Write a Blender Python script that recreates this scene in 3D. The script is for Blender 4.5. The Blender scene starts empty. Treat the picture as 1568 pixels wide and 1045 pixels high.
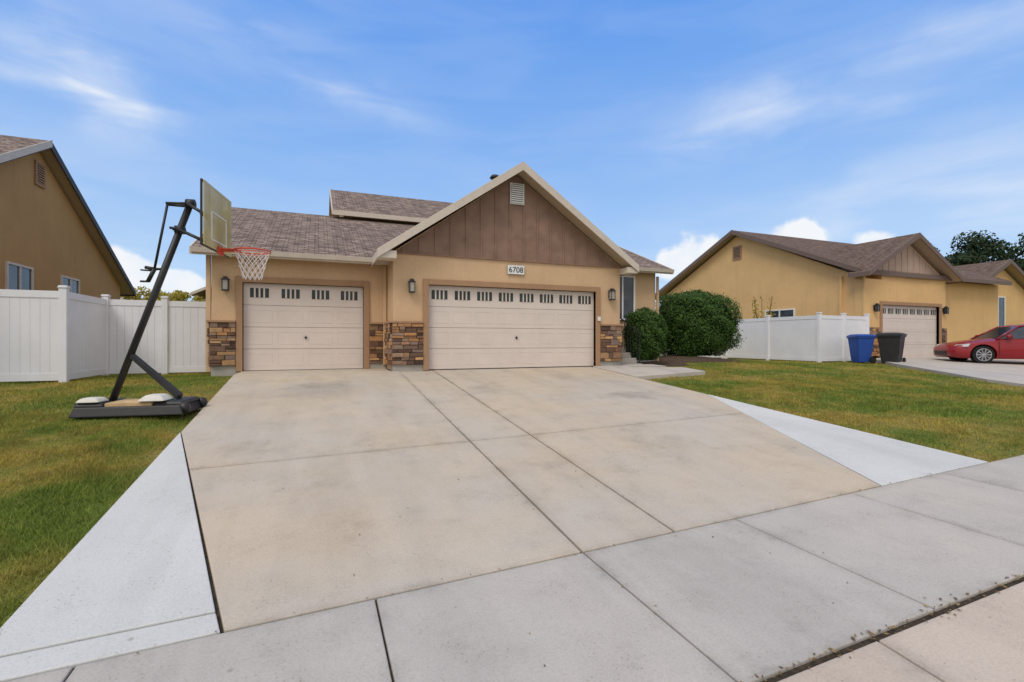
import bpy, bmesh, math, random
import numpy as np
from mathutils import Vector, Matrix
random.seed(7); rng=np.random.default_rng(7)
scene=bpy.context.scene
COL=scene.collection
# ---------------------------------------------------------------- helpers
def empty(name):
    o=bpy.data.objects.new(name,None); COL.objects.link(o); return o
def link(name,me,parent=None,mats=()):
    o=bpy.data.objects.new(name,me); COL.objects.link(o)
    for m in mats: me.materials.append(m)
    if parent: o.parent=parent
    return o
class B:
    def __init__(s): s.v=[];s.f=[];s.m=[];s.uv={}
    def poly(s,pts,mat=0,uv=None):
        n=len(s.v); s.v+= [tuple(p) for p in pts]; s.f.append(list(range(n,n+len(pts)))); s.m.append(mat)
        if uv: s.uv[len(s.f)-1]=uv
    def box(s,x0,x1,y0,y1,z0,z1,mat=0):
        n=len(s.v)
        s.v+=[(x0,y0,z0),(x1,y0,z0),(x1,y1,z0),(x0,y1,z0),(x0,y0,z1),(x1,y0,z1),(x1,y1,z1),(x0,y1,z1)]
        for q in ((0,3,2,1),(4,5,6,7),(0,1,5,4),(1,2,6,5),(2,3,7,6),(3,0,4,7)):
            s.f.append([n+i for i in q]); s.m.append(mat)
    def prism(s,pts,vec,mat=0):
        n=len(s.v);k=len(pts)
        s.v+=[tuple(p) for p in pts]+[tuple(Vector(p)+Vector(vec)) for p in pts]
        s.f.append([n+i for i in range(k)][::-1]);s.m.append(mat)
        s.f.append([n+k+i for i in range(k)]);s.m.append(mat)
        for i in range(k):
            j=(i+1)%k
            s.f.append([n+i,n+j,n+k+j,n+k+i]);s.m.append(mat)
    def tube(s,p0,p1,r0,r1=None,n=8,mat=0):
        if r1 is None:r1=r0
        p0=Vector(p0);p1=Vector(p1);d=(p1-p0)
        if d.length<1e-6:return
        d.normalize();a=d.orthogonal().normalized();b=d.cross(a)
        k=len(s.v)
        for p,r in((p0,r0),(p1,r1)):
            for i in range(n):
                t=2*math.pi*i/n
                s.v.append(tuple(p+a*math.cos(t)*r+b*math.sin(t)*r))
        for i in range(n):
            j=(i+1)%n; s.f.append([k+i,k+j,k+n+j,k+n+i]);s.m.append(mat)
        s.f.append([k+i for i in range(n)][::-1]);s.m.append(mat)
        s.f.append([k+n+i for i in range(n)]);s.m.append(mat)
    def build(s,name,mats,parent=None,bevel=0,smooth=False):
        me=bpy.data.meshes.new(name); me.from_pydata(s.v,[],s.f)
        for i,p in enumerate(me.polygons): p.material_index=s.m[i]; p.use_smooth=smooth
        if s.uv:
            l=me.uv_layers.new(name="UVMap")
            for fi,uv in s.uv.items():
                for li,c in zip(me.polygons[fi].loop_indices,uv): l.data[li].uv=c
        bm=bmesh.new();bm.from_mesh(me);bmesh.ops.recalc_face_normals(bm,faces=bm.faces);bm.to_mesh(me);bm.free()
        o=link(name,me,parent,mats)
        if bevel:
            m=o.modifiers.new("b",'BEVEL');m.width=bevel;m.segments=2;m.limit_method='ANGLE'
        return o
# ---------------------------------------------------------------- materials
def newmat(name,rough=.8,spec=.3):
    m=bpy.data.materials.new(name);m.use_nodes=True;nt=m.node_tree
    p=nt.nodes["Principled BSDF"];p.inputs["Roughness"].default_value=rough
    p.inputs["Specular IOR Level"].default_value=spec
    return m,nt,p
def N(nt,t,**kw):
    n=nt.nodes.new(t)
    for k,v in kw.items():
        if k in n.inputs.keys(): n.inputs[k].default_value=v
        else: setattr(n,k,v)
    return n
def L(nt,a,b): nt.links.new(a,b)
def noise(nt,vec,scale,detail=4,rough=.55):
    n=N(nt,"ShaderNodeTexNoise");n.inputs["Scale"].default_value=scale;n.inputs["Detail"].default_value=detail;n.inputs["Roughness"].default_value=rough
    L(nt,vec,n.inputs["Vector"]);return n.outputs["Fac"]
def ramp(nt,fac,stops,interp='LINEAR'):
    r=N(nt,"ShaderNodeValToRGB");cr=r.color_ramp;cr.interpolation=interp
    while len(cr.elements)<len(stops): cr.elements.new(.5)
    for e,(p,c) in zip(cr.elements,stops):
        e.position=p;e.color=(c[0],c[1],c[2],1) if hasattr(c,'__len__') else (c,c,c,1)
    L(nt,fac,r.inputs["Fac"]);return r.outputs["Color"]
def mix(nt,fac,a,b,mode='MIX'):
    m=N(nt,"ShaderNodeMix",data_type='RGBA',blend_type=mode)
    if isinstance(fac,(int,float)): m.inputs[0].default_value=fac
    else: L(nt,fac,m.inputs[0])
    for s,v in((6,a),(7,b)):
        if isinstance(v,tuple): m.inputs[s].default_value=(v[0],v[1],v[2],1)
        else: L(nt,v,m.inputs[s])
    return m.outputs[2]
def mth_(nt,op,a,b=None):
    n=N(nt,"ShaderNodeMath",operation=op)
    for i,v_ in enumerate((a,b)):
        if v_ is None: continue
        if isinstance(v_,(int,float)): n.inputs[i].default_value=v_
        else: L(nt,v_,n.inputs[i])
    return n.outputs[0]
def bump(nt,p,h,strength,dist=.01):
    b=N(nt,"ShaderNodeBump");b.inputs["Strength"].default_value=strength;b.inputs["Distance"].default_value=dist
    L(nt,h,b.inputs["Height"]);L(nt,b.outputs["Normal"],p.inputs["Normal"])
def objc(nt): return N(nt,"ShaderNodeTexCoord").outputs["Object"]
def simple(name,c,rough=.6,spec=.4,var=.12,scale=6,bs=0,bscale=60,metal=0):
    m,nt,p=newmat(name,rough,spec);o=objc(nt)
    f=noise(nt,o,scale,3)
    lo=tuple(x*(1-var) for x in c);hi=tuple(min(1,x*(1+var)) for x in c)
    L(nt,ramp(nt,f,[(.3,lo),(.7,hi)]),p.inputs["Base Color"]);p.inputs["Metallic"].default_value=metal
    if bs: bump(nt,p,noise(nt,o,bscale,2),bs)
    return m
def stucco(name,c):
    m,nt,p=newmat(name,.92,.15);o=objc(nt)
    f=noise(nt,o,.9,4,.6);g=noise(nt,o,45,3)
    a=ramp(nt,f,[(.3,tuple(x*.92 for x in c)),(.72,tuple(x*1.06 for x in c))])
    a=mix(nt,.25,a,ramp(nt,g,[(.35,.6),(.65,1.0)]),'MULTIPLY')
    mp=N(nt,"ShaderNodeMapping");mp.inputs["Scale"].default_value=(5,5,.35);L(nt,o,mp.inputs["Vector"])
    st=noise(nt,mp.outputs[0],1.2,4)
    a=mix(nt,.22,a,ramp(nt,st,[(.3,.8),(.6,1.0)]),'MULTIPLY')
    L(nt,a,p.inputs["Base Color"]);bump(nt,p,g,.5,.006);return m
def concrete(name,c1,c2,stain=.4,jx=(),jy=(),spots=()):
    m,nt,p=newmat(name,.9,.2);o=objc(nt)
    big=noise(nt,o,.42,4,.6);med=noise(nt,o,2.3,5,.7);fine=noise(nt,o,75,3,.7)
    a=mix(nt,ramp(nt,big,[(.38,0),(.62,1)]),c1,c2)
    a=mix(nt,stain,a,ramp(nt,med,[(.28,.66),(.42,.92),(.52,1.0),(.7,1.08)]),'MULTIPLY')
    a=mix(nt,.5,a,ramp(nt,fine,[(.3,.72),(.5,.99),(.7,1.12)]),'MULTIPLY')
    v=N(nt,"ShaderNodeTexVoronoi");v.inputs["Scale"].default_value=30;L(nt,o,v.inputs["Vector"])
    pm=ramp(nt,med,[(.40,1),(.55,0)])
    sp=ramp(nt,v.outputs["Distance"],[(.10,1),(.18,0)])
    a=mix(nt,mix(nt,.8,(0,0,0),mix(nt,1.0,sp,pm,'MULTIPLY')),a,(.27,.21,.15))
    # isolated darker specks (gum, droplets)
    v3=N(nt,"ShaderNodeTexVoronoi");v3.inputs["Scale"].default_value=2.3;L(nt,o,v3.inputs["Vector"])
    a=mix(nt,mix(nt,.45,(0,0,0),ramp(nt,v3.outputs["Distance"],[(.02,1),(.045,0)])),a,(.20,.17,.14))
    mp=N(nt,"ShaderNodeMapping");mp.inputs["Scale"].default_value=(1.9,.28,1);L(nt,o,mp.inputs["Vector"])
    a=mix(nt,.38,a,ramp(nt,noise(nt,mp.outputs[0],.9,4,.65),[(.33,.74),(.55,1.0)]),'MULTIPLY')
    if jx or jy or spots:
        se=N(nt,"ShaderNodeSeparateXYZ");L(nt,o,se.inputs[0]);acc=None
        for ax_,js in((0,jx),(1,jy)):
            for j in js:
                d=mth_(nt,'ABSOLUTE',mth_(nt,'SUBTRACT',se.outputs[ax_],j))
                acc=d if acc is None else mth_(nt,'MINIMUM',acc,d)
        if acc is not None:
            e=mth_(nt,'ADD',acc,mth_(nt,'MULTIPLY',mth_(nt,'SUBTRACT',med,.5),.22))
            a=mix(nt,.55,a,ramp(nt,e,[(0,.70),(.035,.90),(.10,1.0)]),'MULTIPLY')
        for sx,sy,r,k in spots:
            dx=mth_(nt,'SUBTRACT',se.outputs[0],sx);dy=mth_(nt,'SUBTRACT',se.outputs[1],sy)
            d=mth_(nt,'SQRT',mth_(nt,'ADD',mth_(nt,'MULTIPLY',dx,dx),mth_(nt,'MULTIPLY',dy,dy)))
            d=mth_(nt,'ADD',mth_(nt,'DIVIDE',d,r),mth_(nt,'MULTIPLY',mth_(nt,'SUBTRACT',med,.5),2.2))
            a=mix(nt,1.0,a,ramp(nt,d,[(.1,k),(.95,1.0)]),'MULTIPLY')
    L(nt,a,p.inputs["Base Color"]);bump(nt,p,fine,.4,.004);return m
def shingle(name,ca,cb,cc):
    m,nt,p=newmat(name,.95,.1)
    uv=N(nt,"ShaderNodeTexCoord").outputs["UV"]
    b=N(nt,"ShaderNodeTexBrick");L(nt,uv,b.inputs["Vector"])
    b.inputs["Scale"].default_value=1;b.inputs["Brick Width"].default_value=.24;b.inputs["Row Height"].default_value=.14
    b.inputs["Mortar Size"].default_value=.010;b.inputs["Color1"].default_value=(*ca,1);b.inputs["Color2"].default_value=(*cb,1)
    b.inputs["Mortar"].default_value=(*cc,1);b.offset=.37;b.inputs["Bias"].default_value=0
    mp=N(nt,"ShaderNodeMapping");mp.inputs["Scale"].default_value=(4,7.1,1);L(nt,uv,mp.inputs["Vector"])
    a=mix(nt,.6,b.outputs["Color"],ramp(nt,noise(nt,uv,60,2),[(.3,.5),(.7,1.3)]),'MULTIPLY')
    a=mix(nt,.8,a,ramp(nt,noise(nt,mp.outputs[0],1.0,2),[(.35,.62),(.62,1.25)]),'MULTIPLY')
    a=mix(nt,.5,a,ramp(nt,noise(nt,uv,1.2,3),[(.3,.75),(.7,1.15)]),'MULTIPLY')
    L(nt,a,p.inputs["Base Color"]);bump(nt,p,b.outputs["Fac"],-.6,.015);return m
def island(name,stops,rough=.85,spec=.2,bs=.6,bscale=25,transl=0,patch=None,vs=9):
    m,nt,p=newmat(name,rough,spec);o=objc(nt)
    g=N(nt,"ShaderNodeNewGeometry").outputs["Random Per Island"]
    a=ramp(nt,g,stops,)
    if patch:
        f=ramp(nt,noise(nt,o,patch[0],4,.7),[(patch[1],0),(patch[2],1)])
        a=mix(nt,f,a,ramp(nt,g,patch[3]))
        a=mix(nt,.55,a,ramp(nt,noise(nt,o,2.6,3,.7),[(.32,.5),(.6,1.2)]),'MULTIPLY')
    else:
        a=mix(nt,.45,a,ramp(nt,noise(nt,o,vs,3),[(.3,.55),(.7,1.25)]),'MULTIPLY')
    L(nt,a,p.inputs["Base Color"])
    if bs: bump(nt,p,noise(nt,o,bscale,4),bs,.01)
    if transl:
        t=N(nt,"ShaderNodeBsdfTranslucent");L(nt,a,t.inputs["Color"])
        mx=N(nt,"ShaderNodeMixShader");mx.inputs[0].default_value=transl
        L(nt,p.outputs[0],mx.inputs[1]);L(nt,t.outputs[0],mx.inputs[2])
        L(nt,mx.outputs[0],nt.nodes["Material Output"].inputs["Surface"])
    return m
M={}
Y0=3.157;YG=11.95;YC=1.69;J1,J2,JY=1.84,2.70,6.04
M['stucco']=stucco("tan_stucco",(.67,.465,.285))
M['stucco_dk']=stucco("brown_stucco_trim",(.42,.26,.155))
M['stucco_l']=stucco("ochre_stucco",(.52,.31,.13))
M['stucco_r']=stucco("yellow_stucco",(.78,.51,.24))
M['siding']=simple("brown_siding",(.27,.175,.13),.8,.2,.15,3,.25,30)
M['siding_pink']=simple("taupe_siding",(.47,.35,.28),.8,.2,.08)
M['fascia']=simple("beige_fascia",(.62,.55,.47),.6,.3,.05)
M['fascia_dk']=simple("brown_fascia",(.17,.12,.10),.6,.3,.05)
M['fascia_bk']=simple("black_fascia",(.05,.045,.045),.6,.3,.05)
M['soffit']=simple("soffit_tan",(.46,.36,.25),.8,.2,.05)
M['door']=simple("garage_door_paint",(.70,.61,.55),.5,.35,.04,2)
M['white']=simple("white_trim",(.78,.78,.77),.5,.4,.03)
M['vinyl']=simple("white_vinyl",(.80,.80,.83),.4,.4,.04,1.5)
M['glass'],nt,p=newmat("dark_glass",.08,.6);
L(nt,ramp(nt,noise(nt,objc(nt),3,3),[(.3,(.015,.02,.025)),(.7,(.05,.06,.08))]),p.inputs["Base Color"])
M['pane']=simple("garage_door_glass",(.03,.045,.04),.25,.4,.4,3)
M['curtain']=simple("lilac_curtain",(.22,.17,.34),.5,.4,.2)
M['found']=concrete("foundation_concrete",(.38,.36,.33),(.44,.41,.36))
M['shingle']=shingle("asphalt_shingles",(.36,.28,.235),(.20,.155,.135),(.07,.055,.048))
M['shingle_r']=shingle("brown_shingles",(.22,.155,.12),(.165,.115,.095),(.08,.06,.05))
M['mortar']=simple("mortar",(.20,.165,.135),.95,.1,.2,20)
M['stone']=island("ledge_stone",[(0,(.06,.04,.035)),(.16,(.20,.105,.07)),(.3,(.10,.065,.05)),(.45,(.50,.26,.11)),(.58,(.22,.16,.14)),(.72,(.60,.36,.17)),(.85,(.14,.085,.065)),(1,(.38,.27,.20))])
M['black']=simple("black_metal",(.02,.02,.022),.45,.5,.2)
M['blackpl']=simple("black_plastic",(.026,.026,.028),.5,.4,.2)
M['bluepl']=simple("blue_plastic",(.012,.065,.32),.45,.4,.1)
M['rubber']=simple("tyre_rubber",(.02,.02,.02),.9,.2,.1)
M['alloy']=simple("wheel_alloy",(.45,.45,.47),.35,.6,.1,metal=.7)
M['red'],nt,p=newmat("red_car_paint",.3,.45);p.inputs["Coat Weight"].default_value=.35;p.inputs["Coat Roughness"].default_value=.05
L(nt,ramp(nt,noise(nt,objc(nt),2,2),[(.3,(.24,.004,.010)),(.7,(.29,.007,.013))]),p.inputs["Base Color"])
M['lamp']=simple("headlamp_lens",(.6,.6,.62),.15,.7,.1)
M['orange']=simple("orange_rim",(.65,.07,.03),.4,.5,.1)
M['net']=simple("net_cord",(.82,.76,.74),.8,.2,.1)
M['wood']=simple("plywood",(.60,.42,.23),.8,.2,.2)
M['bag']=simple("sandbag_cloth",(.66,.64,.58),.9,.1,.1,8,.3)
M['mulch']=simple("mulch",(.10,.07,.05),.95,.1,.5,15,.8,25)
M['gap']=simple("joint_dirt",(.06,.048,.036),.95,.05,.4,25)
M['bark']=simple("bark",(.10,.075,.055),.95,.1,.4,10,.8,20)
M['board'],nt,p=newmat("polycarbonate_board",.25,.5)
L(nt,ramp(nt,noise(nt,objc(nt),2,3),[(.3,(.46,.39,.16)),(.7,(.70,.60,.28))]),p.inputs["Base Color"]);p.inputs["Alpha"].default_value=.78
M['oldcon']=concrete("driveway_concrete",(.53,.475,.405),(.57,.475,.36),.45,(J1,J2),(JY,Y0),((5.7,7.9,.55,.80),(3.1,9.3,.5,.86),(.2,10.4,.6,.86),(-.9,6.6,.4,.88),(4.2,5.0,.6,.90),(5.6,10.6,.5,.88)))
M['walkcon']=concrete("sidewalk_concrete",(.50,.465,.425),(.54,.49,.43),.45,tuple(.34+1.5*i for i in range(-1,6)),(Y0,YC))
M['newcon']=concrete("new_concrete",(.60,.60,.585),(.64,.64,.62),.22)
M['gutcon']=concrete("gutter_concrete",(.56,.47,.39),(.58,.50,.42),.4,(2.75,),(YC,))
M['asphalt']=simple("asphalt",(.06,.06,.06),.95,.1,.3,30,.6,80)
M['grassbase'],nt,p=newmat("lawn_soil",1,.05);o=objc(nt)
a=mix(nt,ramp(nt,noise(nt,o,.55,4,.7),[(.42,0),(.60,1)]),(.12,.16,.035),(.27,.22,.07))
a=mix(nt,.7,a,ramp(nt,noise(nt,o,35,3,.7),[(.3,.4),(.65,1.2)]),'MULTIPLY')
L(nt,a,p.inputs["Base Color"])
G1=[(0,(.12,.19,.03)),(.5,(.21,.28,.045)),(1,(.32,.37,.08))]
G2=[(0,(.32,.28,.05)),(.6,(.52,.42,.09)),(1,(.46,.31,.12))]
M['grass']=island("grass_blades",G1,.7,.2,0,transl=.3,patch=(.55,.42,.60,G2))
M['leafdk']=island("shrub_leaves",[(0,(.025,.065,.014)),(.5,(.06,.135,.022)),(1,(.14,.25,.05))],.6,.3,0,transl=.2,vs=4)
M['leafyl']=island("yellow_leaves",[(0,(.28,.26,.05)),(.5,(.50,.42,.07)),(1,(.62,.50,.12))],.7,.2,0,transl=.3)
M['leafpine']=island("dark_tree_leaves",[(0,(.012,.028,.012)),(.5,(.03,.055,.022)),(1,(.07,.10,.04))],.7,.2,0,transl=.1)
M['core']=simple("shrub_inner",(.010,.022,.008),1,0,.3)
M['litter']=island("leaf_litter",[(0,(.10,.055,.03)),(.5,(.25,.16,.07)),(1,(.38,.30,.12))],.9,.1,0)
# ---------------------------------------------------------------- terrain
def zs(X): return -.91+.031*np.clip(X,-10,14)
def drive(X,Y):
    X=np.asarray(X,float);Y=np.asarray(Y,float)
    t=np.clip((Y-Y0)/(YG-Y0),0,1)
    z=zs(X)*(1-t)
    z=z-.02*np.clip(Y0-Y,0,Y0-YC)-.09*np.clip(YC-Y,0,.7)
    return z
def lawn(X,Y):
    X=np.asarray(X,float);Y=np.asarray(Y,float)
    t=np.clip((Y-Y0)/(YG-Y0),0,1)
    z=drive(X,Y)-.03-.08*t
    z=z+.26*np.exp(-((X-12.8)/2.6)**2-((Y-15)/1.9)**2)
    z=z+.09*np.clip((-1.75-X)/.7,0,1)*np.clip((Y-4)/3,0,1)*np.clip((12-Y)/2.5,0,1)
    z=np.where(Y<.99,z-.12,z)
    return z
def gz(x,y): return float(drive(x,y))
def grid(name,xs,ys,fn,mat,parent=None):
    X,Y=np.meshgrid(xs,ys);Z=fn(X,Y)
    v=np.stack([X.ravel(),Y.ravel(),Z.ravel()],1);nx=len(xs)
    f=[]
    for j in range(len(ys)-1):
        for i in range(nx-1):
            k=j*nx+i;f.append((k,k+1,k+nx+1,k+nx))
    me=bpy.data.meshes.new(name);me.from_pydata(v.tolist(),[],f)
    for p in me.polygons:p.use_smooth=True
    return link(name,me,parent,[mat])
xs=sorted(set([-900,-300,-120,-60,-30,60,120,300,900]+[round(-20+i*.5,2) for i in range(131)]))
ys=sorted(set([-900,-300,-100,-40,-20,60,120,300,900]+[round(-10+i*.4,2) for i in range(101)]+[Y0,YC,YG,.99]))
grid("ground",xs,ys,lawn,M['grassbase'])
def inset(poly,d):
    n=len(poly);A=sum(poly[i][0]*poly[(i+1)%n][1]-poly[(i+1)%n][0]*poly[i][1] for i in range(n))
    if A<0: poly=poly[::-1]
    out=[]
    for i in range(n):
        p0=Vector(poly[i-1]);p1=Vector(poly[i]);p2=Vector(poly[(i+1)%n])
        e1=(p1-p0).normalized();e2=(p2-p1).normalized()
        n1=Vector((-e1.y,e1.x));n2=Vector((-e2.y,e2.x))
        b=(n1+n2);b=b/max(.3,b.dot(n1)) if b.length>1e-5 else n1
        out.append(p1+b*d)
    return out
def slabs(name,items,mats,gap=.007,th=.14,parent=None,lift=0):
    b=B()
    for poly,mi in items:
        q=inset([tuple(p) for p in poly],gap)
        bot=[(p.x,p.y,gz(p.x,p.y)-th+lift) for p in q];top=[(p.x,p.y,gz(p.x,p.y)+lift) for p in q]
        n=len(b.v);k=len(q);b.v+=bot+top
        b.f.append([n+k+i for i in range(k)]);b.m.append(mi)
        for i in range(k):
            j=(i+1)%k;b.f.append([n+i,n+j,n+k+j,n+k+i]);b.m.append(mi)
    return b.build(name,mats,parent,bevel=.008)
DW=empty("driveway")
slabs("slabs",[
 ([(-.5,Y0),(J1,Y0),(J1,JY),(-1.27,JY)],0),([(J1,Y0),(J2,Y0),(J2,JY),(J1,JY)],0),
 ([(J2,Y0),(5.32,Y0),(6.6,JY),(J2,JY)],0),
 ([(-1.27,JY),(J1,JY),(J1,11.92),(-1.69,11.92),(-1.69,7.6)],0),([(-1.69,11.92),(1.66,11.92),(1.66,13.3),(-1.69,13.3)],0),
 ([(J1,JY),(J2,JY),(J2,12.2),(J1,12.2)],0),([(J2,JY),(6.6,JY),(7.28,7.57),(7.28,12.2),(J2,12.2)],0),
 ([(-1.69,7.6),(-1.69,3.37),(-.56,3.37)],1),([(-1.69,Y0),(-.5,Y0),(-.56,3.37),(-1.69,3.37)],1),
 ([(7.28,Y0),(7.28,7.57),(5.32,Y0)],1)],[M['oldcon'],M['newcon']],gap=.010,parent=DW)
grid("joint_dirt",[-1.67+i*.4474 for i in range(21)],[Y0+.012+i*.438 for i in range(20)],lambda X,Y:drive(X,Y)-.026,M['gap'],DW)
it=[]
x=.34-1.5*14
while x<30:
    it.append(([(x,YC),(x+1.5,YC),(x+1.5,Y0),(x,Y0)],0));x+=1.5
SW=empty("sidewalk")
slabs("slabs",it,[M['walkcon']],gap=.006,parent=SW)
grid("joint_dirt",[-10,-5,0,5,10,14,20],[YC-.06,YC+.04],lambda X,Y:drive(X,Y)-.018,M['gap'],SW)
grid("joint_dirt_2",[-10,-5,0,5,10,14,20],[YC+.05,Y0+.01],lambda X,Y:drive(X,Y)-.020,M['gap'],SW)
it=[];x=2.75-3.05*7
while x<30:
    it.append(([(x,.99),(x+3.05,.99),(x+3.05,YC-.03),(x,YC-.03)],0));x+=3.05
slabs("gutter",it,[M['gutcon']],gap=.007)
b=B()
for x0,x1 in((-20,-3.6),(9.2,15)):
    for k in range(int((x1-x0)/1.0)):
        a0=x0+k;z=gz(a0+.5,1.5);b.prism([(a0,1.52,z-.2),(a0,1.665,z-.2),(a0,1.665,gz(a0+.5,YC)+.012),(a0,1.55,gz(a0+.5,YC)+.012)],(1.0,0,0))
b.build("kerb",[M['walkcon']],None,.01)
grid("road",[-300,-60,-20,-10,0,10,14,30,60,300],[-9,-4,0,.985],lambda X,Y:drive(X,np.minimum(Y,.985))-.02+0*X,M['asphalt'])
slabs("walkway",[([(7.28,9.9),(9.9,10.35),(9.9,11.25),(8.4,11.6),(8.4,11.95),(7.28,11.95)],0),([(8.25,11.95),(9.6,11.6),(9.6,12.3),(8.25,12.3)],0)],[M['walkcon']],lift=.01)
NB=[(20.9,13.2),(18.6,10.6),(15.4,6.2),(14.6,Y0),(28,Y0),(28,13.2)]
def densify(poly,step=1.2):
    o=[]
    for i in range(len(poly)):
        a_=Vector(poly[i]);b_=Vector(poly[(i+1)%len(poly)]);k=max(1,int((b_-a_).length/step))
        o+=[tuple(a_.lerp(b_,j/k)) for j in range(k)]
    return o
b=B()
rows=[Y0,5,7,9,10.6,12,13.2]
def nbx(y):
    pts=[(14.6,Y0),(15.4,6.2),(18.6,10.6),(20.9,13.2)]
    for (xa,ya),(xb,yb) in zip(pts,pts[1:]):
        if ya<=y<=yb: return xa+(xb-xa)*(y-ya)/(yb-ya)
    return 20.9
for ya,yb in zip(rows,rows[1:]):
    for i in range(3):
        fa,fb=i/3,(i+1)/3
        P_=[(nbx(ya)+(28-nbx(ya))*fa,ya),(nbx(ya)+(28-nbx(ya))*fb,ya),(nbx(yb)+(28-nbx(yb))*fb,yb),(nbx(yb)+(28-nbx(yb))*fa,yb)]
        g_=.006
        P_=[(P_[0][0]+g_,P_[0][1]+g_),(P_[1][0]-g_,P_[1][1]+g_),(P_[2][0]-g_,P_[2][1]-g_),(P_[3][0]+g_,P_[3][1]-g_)]
        b.prism([(q[0],q[1],gz(*q)+.012-.16) for q in P_],(0,0,.16))
b.build("neighbor_driveway",[M['walkcon']])
# ---------------------------------------------------------------- grass blades
def inpoly(X,Y,poly):
    r=np.zeros(X.shape,bool);n=len(poly)
    for i in range(n):
        x1,y1=poly[i];x2,y2=poly[(i+1)%n]
        if y1==y2: continue
        c=((y1>Y)!=(y2>Y))&(X<(x2-x1)*(Y-y1)/(y2-y1)+x1);r^=c
    return r
def blades(n,x0,x1,y0,y1,h,w):
    X=rng.uniform(x0,x1,n);Y=rng.uniform(y0,y1,n)
    edge=.02*np.sin(Y*9)+.018*np.sin(Y*23)
    bad=(X>-1.70+edge)&(X<7.29+edge)&(Y<14)
    bad|=inpoly(X,Y,[(7.2,9.9),(9.9,10.35),(9.9,11.25),(9.6,12.4),(7.2,12.4)])|inpoly(X,Y,NB)
    bad|=(X>8)&(X<11.6)&(Y>12.3)
    bad|=(((X-12.6)/2.9)**2+((Y-15)/2.0)**2<1)
    X=X[~bad];Y=Y[~bad];k=len(X)
    Z=lawn(X,Y)-.004
    cl=.75+.35*np.sin(X*3.1+np.sin(Y*2.3)*2)*np.sin(Y*2.7+X)
    H=h*rng.uniform(.55,1.3,k)*cl;A=rng.uniform(0,6.283,k);ln=rng.normal(0,.5,(k,2))
    W=w*rng.uniform(.7,1.3,k)
    v=np.zeros((k,3,3))
    v[:,0]=np.stack([X-np.cos(A)*W,Y-np.sin(A)*W,Z],1)
    v[:,1]=np.stack([X+np.cos(A)*W,Y+np.sin(A)*W,Z],1)
    v[:,2]=np.stack([X+ln[:,0]*H,Y+ln[:,1]*H,Z+H],1)
    return v.reshape(-1,3)
def trimesh(name,v,mat,parent=None,k=3):
    n=len(v)//k
    me=bpy.data.meshes.new(name);me.vertices.add(len(v));me.vertices.foreach_set("co",v.astype(np.float32).ravel())
    me.loops.add(len(v));me.loops.foreach_set("vertex_index",np.arange(len(v),dtype=np.int32))
    me.polygons.add(n);me.polygons.foreach_set("loop_start",np.arange(0,len(v),k,dtype=np.int32))
    me.update(calc_edges=True);me.validate()
    return link(name,me,parent,[mat])
gv=np.concatenate([blades(170000,-7,-1.6,3.2,9,.055,.0045),blades(50000,-9,-1.6,9,14.4,.06,.007),
  blades(65000,7.2,14,3.2,9,.055,.007),blades(70000,7.2,21,5,14,.06,.010)])
trimesh("lawn_grass",gv,M['grass'])
k=900;n1=330
X=np.concatenate([rng.uniform(-1,8,n1),rng.uniform(-1,9,k-n1)]);Y=np.concatenate([rng.uniform(1.8,9,n1),rng.normal(YC-.012,.018,k-n1)])
# some litter gathers along the slab joints
X[:60]=J1+rng.normal(0,.02,60);Y[60:110]=Y0+rng.normal(0,.02,50);X[110:140]=J2+rng.normal(0,.02,30)
Y[:60]=rng.uniform(2,11,60);Y[110:140]=rng.uniform(3.2,11,30)
bm_=(np.abs(X-3.6)<.5)&(Y<YC+.1);Y[bm_]+=rng.normal(0,.03,bm_.sum())
Z=drive(X,Y)+.004;A=rng.uniform(0,6.28,k);S=np.concatenate([rng.uniform(.004,.013,n1),rng.uniform(.005,.018,k-n1)])
v=np.zeros((k,4,3))
for i,(ca,r) in enumerate(((0,1),(1.57,.5),(3.14,1),(4.71,.45))):
    v[:,i]=np.stack([X+np.cos(A+ca)*S*r,Y+np.sin(A+ca)*S*r,Z+rng.uniform(0,.008,k)],1)
trimesh("leaf_litter",v.reshape(-1,3),M['litter'],k=4)
# mulch beds following the ground
def bed(name,cx,cy,rx,ry):
    vs=[(cx,cy,float(lawn(cx,cy))+.012)];f=[];nr,na=6,40
    for r_ in range(1,nr+1):
        for i in range(na):
            a_=6.2832*i/na;q=r_/nr*(1+.05*math.sin(a_*5)+.04*math.sin(a_*9+1));xx=cx+rx*q*math.cos(a_);yy=cy+ry*q*math.sin(a_)
            vs.append((xx,yy,float(lawn(xx,yy))+.014))
    for i in range(na): f.append((0,1+i,1+(i+1)%na))
    for r_ in range(nr-1):
        for i in range(na):
            j=(i+1)%na;f.append((1+r_*na+i,1+(r_+1)*na+i,1+(r_+1)*na+j,1+r_*na+j))
    me=bpy.data.meshes.new(name);me.from_pydata(vs,[],f);link(name,me,None,[M['mulch']])
bed("mulch_bed",12.6,15,2.95,2.05);bed("mulch_bed",10.6,13.1,.95,.75)
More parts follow.
